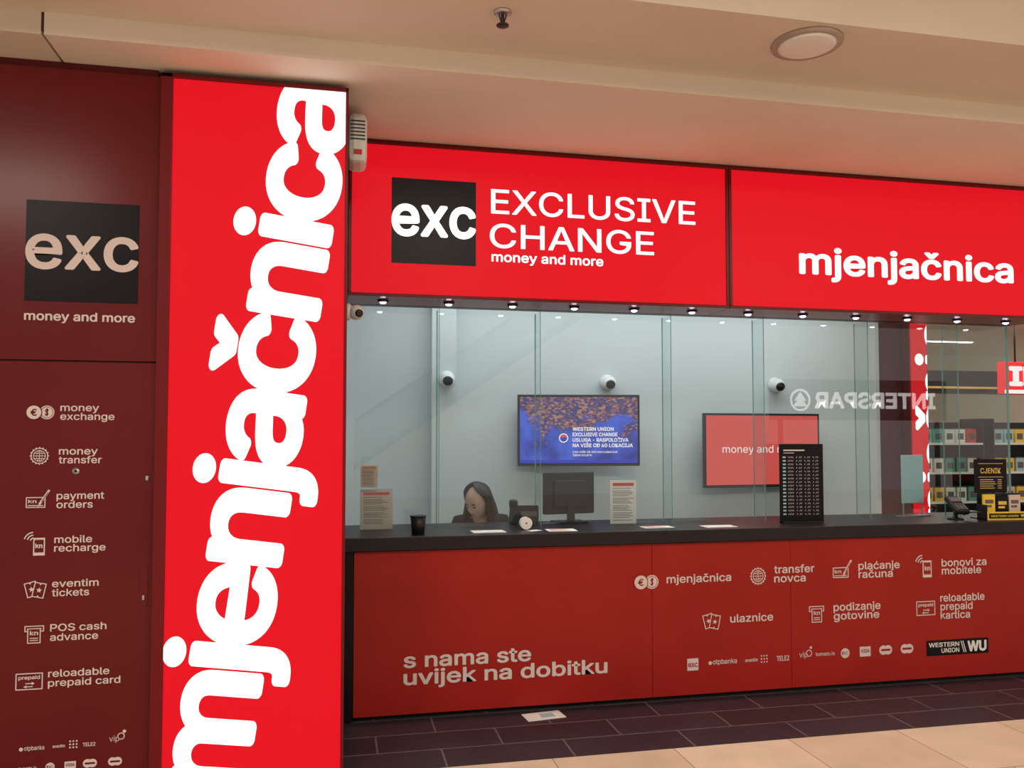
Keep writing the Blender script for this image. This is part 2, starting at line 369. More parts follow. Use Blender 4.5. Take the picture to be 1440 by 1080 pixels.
d=D();d.text('mjenjačnica',0,3.24,0,.33,bold=.028,boldz=.022,sp=.92,xf=lambda q:(ox+q[0]*ca-q[1]*sa,oz+q[0]*sa+q[1]*ca))
ob=letter(p,'lettering',d,YP-.023,['litwhite'])
clipped(ob,p,(((X0,0,0),(-1,0,0)),((X1,0,0),(1,0,0)),((0,0,Z0),(0,0,-1)),((0,0,Z1),(0,0,1))))

# ============================================================ FASCIA SIGNS
def fascia(x0,x1,label):
    t=thing('lightbox_sign',label,'illuminated sign',((x0+x1)/2,0,2.37))
    mb=MB();f=.018
    mb.box(x0,x1,-.012,.29,3.238-f,3.238).box(x0,x1,-.012,.29,2.37,2.37+f).box(x0,x0+f,-.012,.29,2.37+f,3.238-f).box(x1-f,x1,-.012,.29,2.37+f,3.238-f)
    part(t,'frame',mb,['redframe'],.002)
    p=part(t,'lit_panel',MB().box(x0+f,x1-f,-.004,.28,2.37+f,3.238-f),['litred'])
    return t,p
t,p=fascia(.055,2.315,'wide illuminated red shop sign with black logo square')
d=D().quad(.29,.765,2.56,3.04,1,0).text('exc',.290,.765,2.714,.180,bold=.02,m=0,l=1)
letter(p,'logo',d,-.006,['litwhite','black'],'black square logo with lit white letters exc')
letter(p,'lettering',D().text('EXCLUSIVE',.852,2.10,2.868,.14,ref='E',bold=.006),-.007,['litwhite'])
letter(p,'lettering',D().text('CHANGE',.845,1.835,2.672,.138,ref='E',bold=.006),-.007,['litwhite'])
letter(p,'lettering',D().text('money and more',.855,1.52,2.592,.042,bold=.015),-.007,['litwhite'])
t,p=fascia(2.318,4.62,'wide illuminated red shop sign with white lettering')
letter(p,'lettering',D().text('mjenjačnica',2.785,4.335,2.60,.128,bold=.022,boldz=.018),-.007,['litwhite'])
struct('trim_10',MB().box(.05,4.62,.0,.34,3.238,3.25),['redframe'],'dark red shadow gap strip')

bodym=None
for i in range(12):
    x=.253+.3755*i
    t=thing('spotlight','small round recessed LED spotlight glowing under the sign','spotlight',(x,.12,2.37),group='LED spotlights under the sign')
    if bodym is None:
        b=part(t,'rim',MB().lathe((0,0,-.012),[(.026,0),(.032,.004),(.032,.012)],n=20),['darkmetal'],world=False)
        l=part(t,'lamp_lens',MB().lathe((0,0,-.020),[(.010,0),(.018,.005),(.018,.010)],n=16),['led'],world=False);bodym=(b.data,l.data)
    else:
        for nm,me in zip(('rim','lamp_lens'),bodym):
            o=bpy.data.objects.new(nm,me);o.parent=t;COL.objects.link(o)
    ld=bpy.data.lights.new('spot','SPOT');ld.energy=5.0;ld.spot_size=math.radians(120);ld.spot_blend=.8;ld.shadow_soft_size=.02;ld.color=(1,.92,.9)
    lo=bpy.data.objects.new('lamp_glow',ld);lo.location=(0,-.10,-.03);lo.rotation_euler=(math.radians(-6),0,0);lo.parent=t;COL.objects.link(lo)

# ============================================================ COUNTER
t=thing('service_counter','long kiosk counter with black top and printed red front','counter',(2.3,.3,FZ))
part(t,'countertop',MB().box(.045,4.66,-.03,.64,.975,1.05),['counter'],.004)
part(t,'plinth',MB().box(.12,4.58,.03,.30,FZ,.10),['black'])
part(t,'end_post',MB().box(.045,.098,-.005,.32,FZ,.974),['black'])
part(t,'carcass',MB().box(.10,4.6,.02,.34,.10,.974),['black'])
def fp(x0,x1):return part(t,'front_panel',MB().box(x0+.001,x1-.001,0,.02,.085,.970),['red'],.001)
pa=fp(.10,1.81);pb=fp(1.81,2.70);pc=fp(2.70,4.62)
YF=-.0025
letter(pa,'lettering',D().text('s nama ste',.37,1.085,.335,.062,bold=.018),YF,['print'])
letter(pa,'lettering',D().text('uvijek na dobitku',.37,1.535,.242,.062,bold=.018),YF,['print'])
def icon(par,fn,x,z,w):d=D();fn(d,x,z,w);letter(par,'pictogram',d,YF,['print','red'])
def lines(par,*L):
    for b,x0,x1,z in L:letter(par,'lettering',D().text(b,x0,x1,z,.036,bold=.014),YF,['print'])
icon(pa,ic_coins,1.775,.75,.15)
lines(pb,('mjenjačnica',1.90,2.31,.738));icon(pb,ic_globe,2.485,.76,.125);lines(pb,('transfer',2.59,2.86,.772),('novca',2.59,2.80,.718))
icon(pc,ic_card,3.05,.775,.14);lines(pc,('plaćanje',3.16,3.45,.776),('računa',3.16,3.40,.724))
icon(pc,ic_phone,3.63,.775,.14);lines(pc,('bonovi za',3.75,4.08,.776),('mobitele',3.75,4.04,.726))
icon(pb,ic_ticket,2.18,.505,.13);lines(pb,('ulaznice',2.30,2.58,.492))
icon(pc,ic_cash,2.87,.52,.12);lines(pc,('podizanje',2.985,3.31,.53),('gotovine',2.985,3.30,.476))
icon(pc,ic_prepaid,3.63,.52,.14);lines(pc,('reloadable',3.735,4.06,.556),('prepaid',3.735,3.97,.502),('kartica',3.735,3.95,.448))
spl(pb,YF,D().quad(2.025,2.095,.225,.295).text('exc',2.03,2.09,.245,.025,bold=.02,m=1,l=1))
spl(pb,YF,D().disc(2.17,.262,.011).text('otpbanka',2.186,2.34,.253,.022,bold=.01))
d=Dots(2.50,.25,.018,.005);d.text('eventim',2.395,2.475,.255,.016,bold=.02);spl(pb,YF,d)
spl(pb,YF,D().text('TELE2',2.60,2.682,.25,.03,ref='E',bold=.02))
spl(pc,YF,D().text('vip',2.75,2.805,.262,.026,bold=0).ring(2.815,.285,.018,.005).disc(2.828,.318,.008))
spl(pc,YF,D().text('tomato.ix',2.86,2.99,.265,.017,bold=.01))
spl(pc,YF,D().disc(3.06,.272,.030).text('DC',3.038,3.082,.264,.018,ref='E',m=1,l=1))
spl(pc,YF,D().quad(3.16,3.235,.245,.305).text('VISA',3.168,3.228,.268,.022,ref='E',bold=.02,m=1,l=1))
for x in(3.34,3.49):spl(pc,YF,D().disc(x-.016,.277,.029).disc(x+.016,.277,.029,l=.2).quad(x-.032,x+.032,.271,.284,1,1))
d=D().quad(3.63,4.08,.222,.318,1).text('WESTERN',3.645,3.865,.275,.028,ref='E',bold=.02,l=1).text('UNION',3.735,3.865,.238,.028,ref='E',bold=.02,l=1)
for k in(0,.014):d.poly([(3.897+k,.234),(3.903+k,.234),(3.881+k,.306),(3.875+k,.306)],0,1)
d.text('WU',3.925,4.065,.236,.068,ref='E',bold=.04,l=1)
letter(pc,'partner_logo',d,YF,['paper','black'],'black badge with white money transfer logo')
t=thing('clerk_desk','low white work desk behind the counter','desk',(2.3,.8,FZ))
part(t,'desktop',MB().box(.10,4.5,.35,.98,.74,.77),['white'],.003)
for a,b in((.10,.14),(4.46,4.50)):part(t,'side_panel',MB().box(a,b,.36,.95,FZ,.739),['white'])

# ============================================================ GLASS
J=[.10,.60,1.22,2.07,2.71,3.47,4.16,4.55];YG=.30
t=thing('glass_partition','frameless clear glass screen standing on the black counter','glass partition',(2.3,YG,1.051))
for a,b in zip(J,J[1:]):
    s=part(t,'glass_pane',MB().add([(a+.002,YG,1.051),(b-.002,YG,1.051),(b-.002,YG,2.369),(a+.002,YG,2.369)],[(0,1,2,3)]),['glass'])
    part(s,'polished_edge',MB().box(b-.005,b-.002,YG-.003,YG+.003,1.051,2.369),['edge'])
for x in J[1:-1]:
    s=part(t,'glass_fin',MB().add([(x,YG+.006,1.051),(x,YG+.15,1.051),(x,YG+.15,2.369),(x,YG+.006,2.369)],[(0,1,2,3)]),['glassfin'])
    part(s,'polished_edge',MB().box(x-.003,x+.003,YG+.15,YG+.153,1.051,2.369),['edge'])
s=part(t,'glass_side_pane',MB().add([(4.56,.31,1.051),(4.56,1.74,1.051),(4.56,1.74,3.0),(4.56,.31,3.0)],[(0,1,2,3)]),['glassfin'])
part(s,'polished_edge',MB().box(4.556,4.564,.302,.31,1.051,2.369),['edge'])
struct('trim_11',MB().box(.07,4.6,.302,.36,2.37,3.05),['black'],'black header behind the sign')

# ============================================================ TVs
def tv(loc,rz,w,h,label,scr):
    t=thing('television',label,'television',loc,rz)
    part(t,'housing',MB().box(-w/2,w/2,0,.035,-h/2,h/2).box(-w*.3,w*.3,.035,.06,-h*.3,h*.3),['blackplastic'],.004,world=False)
    s=part(t,'screen',MB().box(-w/2+.018,w/2-.018,-.002,0,-h/2+.022,h/2-.018),[scr],world=False)
    yb=1.75-loc[1]
    part(t,'wall_bracket',MB().box(-.1,.1,.06,.075,-.1,.1).tube((0,.07,0),(0,yb-.011,0),.015),['darkmetal'],world=False)
    return t,s
def tl(s,d,y,mats,nm='lettering'):
    return part(s,nm,d.mb(y),mats,world=False)
t,s=tv((1.835,1.56,1.645),math.radians(-9),.95,.55,'wall television showing a coastal city advert in blue and orange','city')
for i,(b,x1) in enumerate([('WESTERN UNION',.27),('EXCLUSIVE CHANGE',.30),('USLUGA - RASPOLOŽIVA',.385),('NA VIŠE OD 60 LOKACIJA',.42)]):
    tl(s,D().text(b,-.05,x1,-.005-.042*i,.029,ref='E',bold=.025),-.003,['scrwhite'])
tl(s,D().text('I NA VIŠE OD 500 000 LOKACIJA',-.05,.30,-.175,.015,ref='E',bold=.015),-.003,['scrwhite']);tl(s,D().text('ŠIROM SVIJETA',-.05,.10,-.20,.015,ref='E',bold=.015),-.003,['scrwhite'])
tl(s,D().quad(-.457,.457,-.253,-.228),-.0026,['seablue'],'caption_strip')
d=D()
d.disc(-.12,-.06,.036,0,0);d.disc(-.12,-.06,.028,1,1);d.poly([(-.148,-.056),(-.092,-.056),(-.1,-.04),(-.12,-.033),(-.14,-.04)],2,2)
tl(s,d,-.003,['scrwhite','seablue','coral'],'emblem')
t,s=tv((3.41,1.60,1.485),math.radians(3),1.06,.60,'wall television with plain coral red screen','coral')
tl(s,D().text('money and more',-.37,.34,-.02,.045,bold=.004),-.003,['scrwhite'])

# ============================================================ wall cameras
def cam(loc,sc=1):
    t=thing('security_camera','white turret security camera with black lens on wall','security camera',loc,group='interior wall cameras')
    part(t,'base',MB().lathe((0,.002,0),[(.062*sc,0),(.062*sc,.025),(.045*sc,.045),(.03*sc,.06)],(0,-1,-.0),24),['whitep'],world=False)
    part(t,'housing',MB().ell((0,-.065*sc,-.008*sc),(.056*sc,.052*sc,.056*sc),n=20),['whitep'],world=False)
    part(t,'lens',MB().lathe((-.004,-.106*sc,-.020*sc),[(.037*sc,0),(.037*sc,.012),(.022*sc,.017)],(-.1,-1,-.30),20),['lens'],world=False)
cam((.81,1.60,2.03));cam((2.125,1.75,2.03));cam((3.60,1.75,2.03))
t=thing('security_camera','small white dome camera with black lens on pillar side','security camera',(.043,-.2,2.25))
part(t,'base',MB().lathe((0,0,0),[(.045,0),(.045,.02),(.03,.03)],(1,0,0),20),['whitep'],world=False)
part(t,'housing',MB().ell((.055,-.02,-.005),(.040,.045,.040),n=18),['whitep'],world=False)
part(t,'lens',MB().lathe((.065,-.055,-.012),[(.02,0),(.02,.012),(.012,.014)],(.4,-1,-.3),16),['lens'],world=False)
t=thing('alarm_siren','white rounded alarm siren box with slots and red label','alarm siren',(.043,-.38,2.96))
part(t,'housing',MB().box(0,.095,-.10,.10,0,.25),['whitep'],.03,world=False)
mb=MB()
for i in range(6):mb.box(.012,.085,-.103,-.099,.11+.018*i,.116+.018*i)
part(t,'grille',mb,['darkmetal'],world=False)
part(t,'label',MB().box(.03,.07,-.104,-.0995,.035,.06),['inkred'],world=False)

# ============================================================ ceiling fittings
t=thing('downlight','round recessed ceiling downlight with pale diffuser','ceiling light',(2.03,-1.34,3.345))
part(t,'rim',MB().lathe((0,0,-.016),[(.12,.0),(.15,.004),(.155,.018)],n=40),['lamprim'],world=False)
part(t,'diffuser',MB().lathe((0,0,-.030),[(.0,.0),(.06,.001),(.11,.008),(.128,.016)],n=32),['lampwhite'],world=False)
t=thing('sprinkler','small metal ceiling sprinkler head','sprinkler',(.655,-1.325,3.346))
part(t,'escutcheon',MB().lathe((0,0,-.014),[(.018,0),(.036,.006),(.038,.014)],n=20),['steel'],world=False)
part(t,'head',MB().tube((0,0,-.055),(0,0,-.01),.007).tube((-.016,0,-.012),(-.003,0,-.055),.003).tube((.016,0,-.012),(.003,0,-.055),.003),['darkmetal'],world=False)
part(t,'deflector',MB().lathe((0,0,-.06),[(.026,0),(.026,.003),(.008,.008)],n=16),['darkmetal'],world=False)

# ============================================================ counter clutter
CT=1.0505
def sheet(x,y,w,dp,rz,label,m='paper',lines_=True):
    mb=MB().box(-w/2,w/2,-dp/2,dp/2,0,.002)
    if lines_:
        for i in range(5):mb.box(-w*.4,w*(.1+.25*random.random()),-dp*.38+i*dp*.17,-dp*.38+i*dp*.17+dp*.05,.002,.0024,1)
    return solo('leaflet',label,'paper',mb,[m,'inkred'],(x,y,CT),rz=rz)
sheet(.86,.12,.19,.12,.03,'white paper sheet lying on the black counter',lines_=False)
sheet(1.29,.10,.17,.12,-.06,'white printed leaflet with red text on the counter')
sheet(1.90,.14,.19,.10,.05,'white printed leaflet lying by the glass')
sheet(2.28,.10,.20,.11,0,'bright white sheet lying on the counter',lines_=False)
sheet(1.13,.11,.08,.05,.4,'small white slip lying on the counter',lines_=False)
solo('leaflet','white flyer with blue print dropped on dark floor tiles','paper',
  MB().box(-.11,.11,-.06,.06,0,.002).box(-.02,.06,-.03,.03,.002,.0024,1),['paper','acry'],(1.13,-.11,FZ+.0015),rz=.12)
t=thing('pen_cup','black round pen cup standing on counter','cup',(.455,.09,CT))
part(t,'cup',MB().lathe((0,0,0),[(.036,0),(.044,.10),(.041,.10),(.034,.006)],n=28),['blackplastic'],world=False)
part(t,'rim',MB().lathe((0,0,.098),[(.041,0),(.047,0),(.047,.006),(.041,.006)],n=28),['darkmetal'],world=False)
t=thing('tape_roll','small roll of white paper tape on its side','tape roll',(1.10,.20,CT+.036))
n=24;vs=[];fs=[]
for (r,h) in((.036,-.02),(.036,.02),(.006,.02),(.006,-.02)):
    for i in range(n):
        a=2*math.pi*i/n;vs.append((r*math.cos(a),h,r*math.sin(a)))
for j in range(4):
    for i in range(n):
        k=(i+1)%n;fs.append((j*n+i,j*n+k,((j+1)%4)*n+k,((j+1)%4)*n+i))
part(t,'roll',MB().add(vs,fs,0,False),['paper'],world=False)
def notice(x,y,z,w,h,rz,label,m='paper',title=True,base=True):
    t=thing('notice_stand' if base else 'notice',label,'notice',(x,y,z),rz)
    s=part(t,'sheet',MB().box(-w/2,w/2,0,.002,0,h),[m],world=False)
    d=D()
    if title:d.quad(-w*.4,w*.4,h*.86,h*.93,1)
    k=0;zz=h*.80
    while zz>h*.08:
        d.quad(-w*.4,w*(.15+.25*random.random()),zz,zz+h*.012,0);zz-=h*(.035 if k%4 else .06);k+=1
    tl(s,d,-.001,['ink','inkred'],'print')
    if base:part(t,'acrylic_foot',MB().box(-w/2,w/2,-.03,.03,-.0,.004).box(-w/2,w/2,.003,.006,0,h+.004),['glassfin'],world=False)
    return t
notice(.235,.36,CT,.19,.235,.0,'tan printed notice in clear stand behind glass','papertan')
notice(.19,.305,1.30,.10,.13,0,'small dark red and white notice stuck on glass','papertan',base=False)
notice(1.765,.36,CT,.17,.275,-.05,'white printed price notice in clear stand','paper')
t=thing('computer_monitor','black computer monitor seen from behind on counter','monitor',(1.455,.50,CT),math.radians(8))
part(t,'housing',MB().box(-.175,.175,0,.03,.055,.32).box(-.11,.11,-.025,0,.10,.27),['blackplastic'],.008,world=False)
part(t,'screen',MB().box(-.165,.165,.030,.032,.07,.31),['lens'],world=False)
part(t,'stand',MB().box(-.025,.025,-.03,-.012,.005,.16).box(-.10,.10,-.07,.08,0,.012),['blackplastic'],.003,world=False)
t=thing('desk_phone','dark desk telephone with raised handset by the clerk','telephone',(1.165,.54,CT),math.radians(-10))
part(t,'body',MB().add([(-.09,-.08,0),(.09,-.08,0),(.09,.08,0),(-.09,.08,0),(-.09,-.08,.12),(.09,-.08,.12),(.09,.08,.05),(-.09,.08,.05)],[(0,3,2,1),(4,5,6,7),(0,1,5,4),(1,2,6,5),(2,3,7,6),(3,0,4,7)]),['blackplastic'],.006,world=False)
part(t,'handset',MB().box(-.085,-.045,-.085,.085,.125,.145).box(-.09,-.04,-.09,-.05,.11,.15).box(-.09,-.04,.05,.09,.095,.14),['blackplastic'],.008,world=False)
part(t,'display',MB().box(-.02,.08,-.084,-.081,.05,.08),['ink'],world=False)
t=thing('rate_board','tall black exchange rate board with white figures','price board',(2.90,.19,CT),math.radians(-6))
part(t,'panel',MB().box(-.145,.145,0,.012,.0,.50),['black'],.004,world=False)
part(t,'foot',MB().box(-.13,.13,-.02,.05,0,.008),['blackplastic'],.002,world=False)
d=D();d.quad(-.12,.02,.455,.463);d.quad(-.12,-.05,.44,.444)
for r in range(17):
    z=.41-r*.0225
    d.quad(-.125,-.105,z,z+.010,1)
    for c,x in enumerate((-.09,-.035,.02,.075)):
        for k in range(4):
            if c and k==1:d.quad(x+k*.010+.002,x+k*.010+.004,z,z+.002)
            else:d.stroke([(x+k*.010,z+.001),(x+k*.010+.004,z+.009)] if (r*7+k*3+c)%3 else [(x+k*.010,z+.009),(x+k*.010+.005,z+.001)],.0026)
part(t,'figures',d.mb(-.001),['print','acry'],world=False)
t=thing('privacy_screen','pale blue frosted acrylic screen on counter','screen',(3.88,.42,CT),math.radians(10))
part(t,'panel',MB().box(-.10,.10,0,.006,.09,.42),['acry'],.003,world=False)
part(t,'foot',MB().box(-.12,.12,-.04,.04,0,.008).box(-.09,-.08,0,.006,.008,.09).box(.08,.09,0,.006,.008,.09),['steel'],world=False)
t=thing('card_terminal','dark grey card payment terminal with keypad and stand','card terminal',(4.00,.15,CT),math.radians(-12))
R=Matrix.Rotation(math.radians(28),3,'X')
part(t,'stand',MB().lathe((0,.02,0),[(.05,0),(.05,.008),(.015,.014),(.013,.06)],n=20),['blackplastic'],world=False)
part(t,'body',MB().obox((0,0,.095),(.085,.18,.035),R),['blackplastic'],.008,world=False)
mb=MB()
for r in range(4):
    for c in range(3):mb.obox(Vector((0,0,.095))+R@Vector(((c-1)*.022,-.068+r*.017,.019)),(.016,.011,.004),R)
part(t,'keypad',mb,['ink'],world=False)
part(t,'display',MB().obox(Vector((0,0,.095))+R@Vector((0,.042,.019)),(.062,.05,.003),R),['ink'],world=False)
part(t,'side_tray',MB().box(.055,.13,-.06,.06,.05,.058).tube((.05,.02,.03),(.10,0,.054),.006),['blackplastic'],.003,world=False)
t=thing('price_sign','black tabletop sign with gold lettering','sign',(4.30,.19,CT),math.radians(-4))
part(t,'panel',MB().box(-.12,.12,0,.006,.17,.395),['black'],.002,world=False)
part(t,'stand',MB().box(-.10,-.09,0,.006,.006,.17).box(.09,.10,0,.006,.006,.17).box(-.12,.12,-.01,.05,0,.006),['blackplastic'],world=False)
d=D().text('CJENIK',-.075,.075,.30,.035,ref='E',bold=.008);d.stroke([(-.09,.365),(.09,.365)],.003);d.stroke([(-.09,.275),(.09,.275)],.003)
for i in range(5):d.quad(-.08,.02+.01*(i%3),.255-.014*i,.259-.014*i);d.quad(.05,.08,.255-.014*i,.259-.014*i)
part(t,'lettering',d.mb(-.001),['gold'],world=False)
t=thing('brochure_holder','clear brochure rack with yellow and black card front','brochure holder',(4.31,.09,CT),math.radians(-4))
part(t,'rack',MB().box(-.15,.16,-.03,.07,0,.01).box(-.15,.16,.06,.066,0,.17).box(-.15,-.145,-.03,.06,0,.10).box(.155,.16,-.03,.06,0,.10),['blackplastic'],.002,world=False)
fr=part(t,'card_front',MB().box(-.15,.16,-.036,-.031,0,.055),['yellow'],.001,world=False)
d=D().quad(-.14,.15,.012,.045,0).text('WESTERN UNION',-.13,.07,.021,.014,ref='E',bold=.02,m=1,l=1).text('WU',.085,.145,.019,.020,ref='E',bold=.04,m=1,l=1)
part(fr,'lettering',d.mb(-.037),['black','yellow'],world=False)
for x,w,h,m_,lb in((-.10,.085,.155,'yellow','yellow brochure standing in the rack'),(-.005,.085,.14,'black','black brochure standing in the rack'),(.085,.08,.15,'papertan','tan brochure standing in the rack')):
    mb=MB().box(-w/2,w/2,0,.012,0,h);mb.box(-w*.35,w*.35,-.001,0,h*.62,h*.78,1);mb.box(-w*.35,w*.2,-.001,0,h*.45,h*.55,1)
    solo('brochure',lb,'brochure',mb,[m_,'gold' if m_=='black' else 'ink'],(4.31+x,.10-x*.07,CT+.0105),rz=math.radians(-4),group='brochures in the counter rack')

# ============================================================ PERSON
def skin(name,vs,es,root=0,sub=2):
    me=bpy.data.meshes.new(name);me.from_pydata([v[0] for v in vs],es,[])
    ob=bpy.data.objects.new(name,me);COL.objects.link(ob)
    ob.modifiers.new('skin','SKIN')
    for i,v in enumerate(vs):
        r=v[1];me.skin_vertices[0].data[i].radius=(r,r) if not isinstance(r,tuple) else r
        me.skin_vertices[0].data[i].use_root=(i==root)
    s=ob.modifiers.new('sub','SUBSURF');s.levels=sub;s.render_levels=sub
    dg=bpy.context.evaluated_depsgraph_get();m2=bpy.data.meshes.new_from_object(ob.evaluated_get(dg))
    V=[v.co.copy() for v in m2.vertices];F=[tuple(p.vertices) for p in m2.polygons]
    bpy.data.objects.remove(ob);return V,F
def hand(vs,es,wi,base,dirv,side):
    dv=Vector(dirv).normalized();sd=Vector(side).normalized();up=dv.cross(sd).normalized()
    if up.z>0:up=-up
    b=Vector(base);pi=len(vs);vs.append((b+dv*.04,.020));es.append((wi,pi))
    for k,(o,l) in enumerate(((-.028,.066),(-.010,.076),(.009,.072),(.027,.056))):
        a=len(vs);q=b+dv*.085+sd*o
        vs.append((q,.0095));vs.append((q+dv*l*.5+up*l*.08,.0085));vs.append((q+dv*l*.85+up*l*.25,.0075))
        es.extend([(pi,a),(a,a+1),(a+1,a+2)])
    a=len(vs);q=b+dv*.03-sd*.035
    vs.append((q,.011));vs.append((q+dv*.03-sd*.018,.009));vs.append((q+dv*.055-sd*.02,.008))
    es.extend([(pi,a),(a,a+1),(a+1,a+2)])
per=thing('person','seated woman with long dark hair in black top looking down','person',(1.03,1.24,FZ))
vs=[((1.03,1.26,.56),.14),((1.02,1.21,.72),.115),((1.0,1.13,.88),.125),((.985,1.07,.985),.085),((.972,1.02,1.045),.043),((.955,.985,1.11),.043)]
es=[(0,1),(1,2),(2,3),(3,4),(4,5)]
for sx in(-1,1):
    a=len(vs)
    vs+=[((.985+sx*.155,1.07,.965),.048),((.985+sx*.215,.98,.84),.037),((.985+sx*.13,.84,.815),.026)]
    es+=[(3,a),(a,a+1),(a+1,a+2)]
    hand(vs,es,a+2,(.985+sx*.13,.84,.815),(-sx*.5,-.8,-.10),(sx*-1,-.5,0) if sx>0 else (1,-.5,0))
    h=len(vs)
    vs+=[((1.03+sx*.1,1.22,.545),.085),((1.03+sx*.11,.80,.55),.06),((1.03+sx*.11,.86,.16),.038),((1.03+sx*.11,.78,.10),.032)]
    es+=[(0,h),(h,h+1),(h+1,h+2),(h+2,h+3)]
V,F=skin('body',vs,es)
mb=MB().add(V,F,0,True)
hc=Vector((.935,.935,1.158))
Rh=Matrix.Rotation(math.radians(-44),3,'Z')@Matrix.Rotation(math.radians(26),3,'X')
def hf(u):
    if u.z<0:
        k=1+u.z/.115*.34;u=Vector((u.x*k,u.y*(1+u.z/.115*.12)-.012*(-u.z/.115),u.z))
    if u.y<-.05 and .0<u.z<.03:u.y+=.006*(1-abs(u.z-.012)/.02)
    if u.y<-.05 and abs(u.x)<.022 and -.045<u.z<.015:u.y-=.020*(1-abs(u.x)/.022)*(1-abs(u.z+.02)/.04)
    return u
mb.ell(hc,(.072,.094,.115),Rh,40,0,hf)
for sx in(-1,1):mb.ell(hc+Rh@Vector((sx*.072,.005,-.01)),(.008,.018,.028),Rh,10,0)
part(per,'body',mb,['skin'])
for sx in(-1,1):
    part(per,'eye',MB().ell(hc+Rh@Vector((sx*.027,-.085,.004)),(.012,.006,.0035),Rh,12),['hair'])
    part(per,'eyebrow',MB().ell(hc+Rh@Vector((sx*.028,-.087,.026)),(.017,.006,.003),Rh,10),['hair'])
part(per,'mouth',MB().ell(hc+Rh@Vector((0,-.094,-.064)),(.019,.006,.005),Rh,12),['lip'])
cv=[((1.03,1.26,.56),.155),((1.02,1.21,.72),.132),((1.0,1.13,.88),.142),((.987,1.075,.985),.10),((.977,1.04,1.03),.06)]
ce=[(0,1),(1,2),(2,3),(3,4)]
for sx in(-1,1):
    a=len(cv);cv+=[((.985+sx*.155,1.07,1.0),.068),((.985+sx*.215,.98,.86),.05),((.985+sx*.14,.865,.82),.036)];ce+=[(3,a),(a,a+1),(a+1,a+2)]
V,F=skin('top',cv,ce);part(per,'top',MB().add(V,F,0,True),['cloth'])
cv=[((1.03,1.26,.53),.145)];ce=[]
for sx in(-1,1):
    a=len(cv);cv+=[((1.03+sx*.1,1.2,.54),.10),((1.03+sx*.11,.80,.55),.072),((1.03+sx*.11,.86,.19),.052)];ce+=[(0,a),(a,a+1),(a+1,a+2)]
V,F=skin('trousers',cv,ce);part(per,'trousers',MB().add(V,F,0,True),['cloth'])
for sx in(-1,1):part(per,'shoe',MB().ell((1.03+sx*.11,.80,FZ+.045),(.045,.13,.045),n=14),['blackplastic'])
# hair: crown, parted, swept behind the cheeks, long locks over the shoulders
mb=MB();NU,NV=44,26;vs=[];fs=[]
for j in range(NV+1):
    t_=j/NV
    for i in range(NU+1):
        ph=math.radians(-128+256*i/NU)   # 0 = back of head
        wv=.004*math.sin(i*2.3)+.003*math.sin(i*5.1+j*.4)
        th_=min(1,t_/.5)*math.pi/2
        cy=math.cos(ph)
        if cy<0:cy*=(1.25-1.0*math.sin(th_)**2)    # hairline recedes to the ears
        rx=.087*math.sin(th_);ry=.110*math.sin(th_);z=.130*math.cos(th_)
        p_=hc+Rh@Vector((math.sin(ph)*(rx+wv*math.sin(th_)),cy*(ry+wv*math.sin(th_))+.004,z))
        if t_>.5:
            k=(t_-.5)/.5
            out=Rh@Vector((math.sin(ph),max(cy,-.2),0));out.z=0
            p_=p_+Vector((0,0,-.24*k))+out*(.010*math.sin(k*3)+.04*k)+Vector((.02*k,.04*k,0))
        vs.append(p_)
for j in range(NV):
    for i in range(NU):
        a=j*(NU+1)+i;fs.append((a,a+NU+1,a+NU+2,a+1))
o=part(per,'hair',MB().add(vs,fs,0,True),['hair']);s=o.modifiers.new('s','SOLIDIFY');s.thickness=.010;s.offset=-1
t=thing('office_chair','black swivel office chair under the seated clerk','chair',(1.03,1.28,FZ))
part(t,'seat',MB().box(-.23,.23,-.22,.20,.31,.345),['cloth'],.015,world=False)
part(t,'backrest',MB().box(-.20,.20,.21,.25,.46,.84).box(-.03,.03,.22,.26,.32,.5),['cloth'],.015,world=False)
mb=MB().tube((0,0,.06),(0,0,.31),.025)
for i in range(5):
    a=i*2*math.pi/5;mb.tube((0,0,.075),(.26*math.cos(a),.26*math.sin(a),.055),.015)
part(t,'base',mb,['blackplastic'],world=False)
for i in range(5):
    a=i*2*math.pi/5;part(t,'caster',MB().lathe((.26*math.cos(a)-.01,.26*math.sin(a),.026),[(.026,0),(.026,.02)],(1,0,0),16),['blackplastic'],world=False)

# ============================================================ THINGS BEYOND THE KIOSK
t=thing('lightbox_sign','narrow lit red pillar sign with white lettering beyond kiosk','illuminated sign',(4.95,1.74,FZ))
part(t,'frame',MB().box(4.86,5.04,1.70,1.79,FZ,3.2),['redframe'],.003)
p=part(t,'lit_panel',MB().box(4.872,5.028,1.69,1.70,.3,2.9),['litred'])
d=D().text('mjenjačnica',0,2.9,0,.30,bold=.02,sp=.95,xf=lambda q:(5.31-q[1],.0+q[0]))
ob=letter(p,'lettering',d,1.688,['litwhite'])
clipped(ob,p,(((4.872,0,0),(-1,0,0)),((5.028,0,0),(1,0,0)),((0,0,.3),(0,0,-1)),((0,0,2.9),(0,0,1))))
t=thing('shop_sign','lit red supermarket sign with white letters','shop sign',(12.6,7.0,2.32))
part(t,'board',MB().box(10.72,14.6,7.0,7.15,2.30,2.82),['signred'],.005)
part(t,'lower_band',MB().box(10.72,14.6,6.99,7.0,2.30,2.36),['scrwhite'])
letter(t,'lettering',D().text('INTERSPAR',10.80,14.1,2.42,.33,ref='E',bold=.04),6.985,['scrwhite'])
for x in(11.0,14.3):part(t,'hanger_rod',MB().tube((x,7.07,2.82),(x,7.07,3.7),.015),['darkmetal'])
t=thing('shop_sign','white lit supermarket sign with round tree emblem','shop sign',(11.4,-11,2.2))
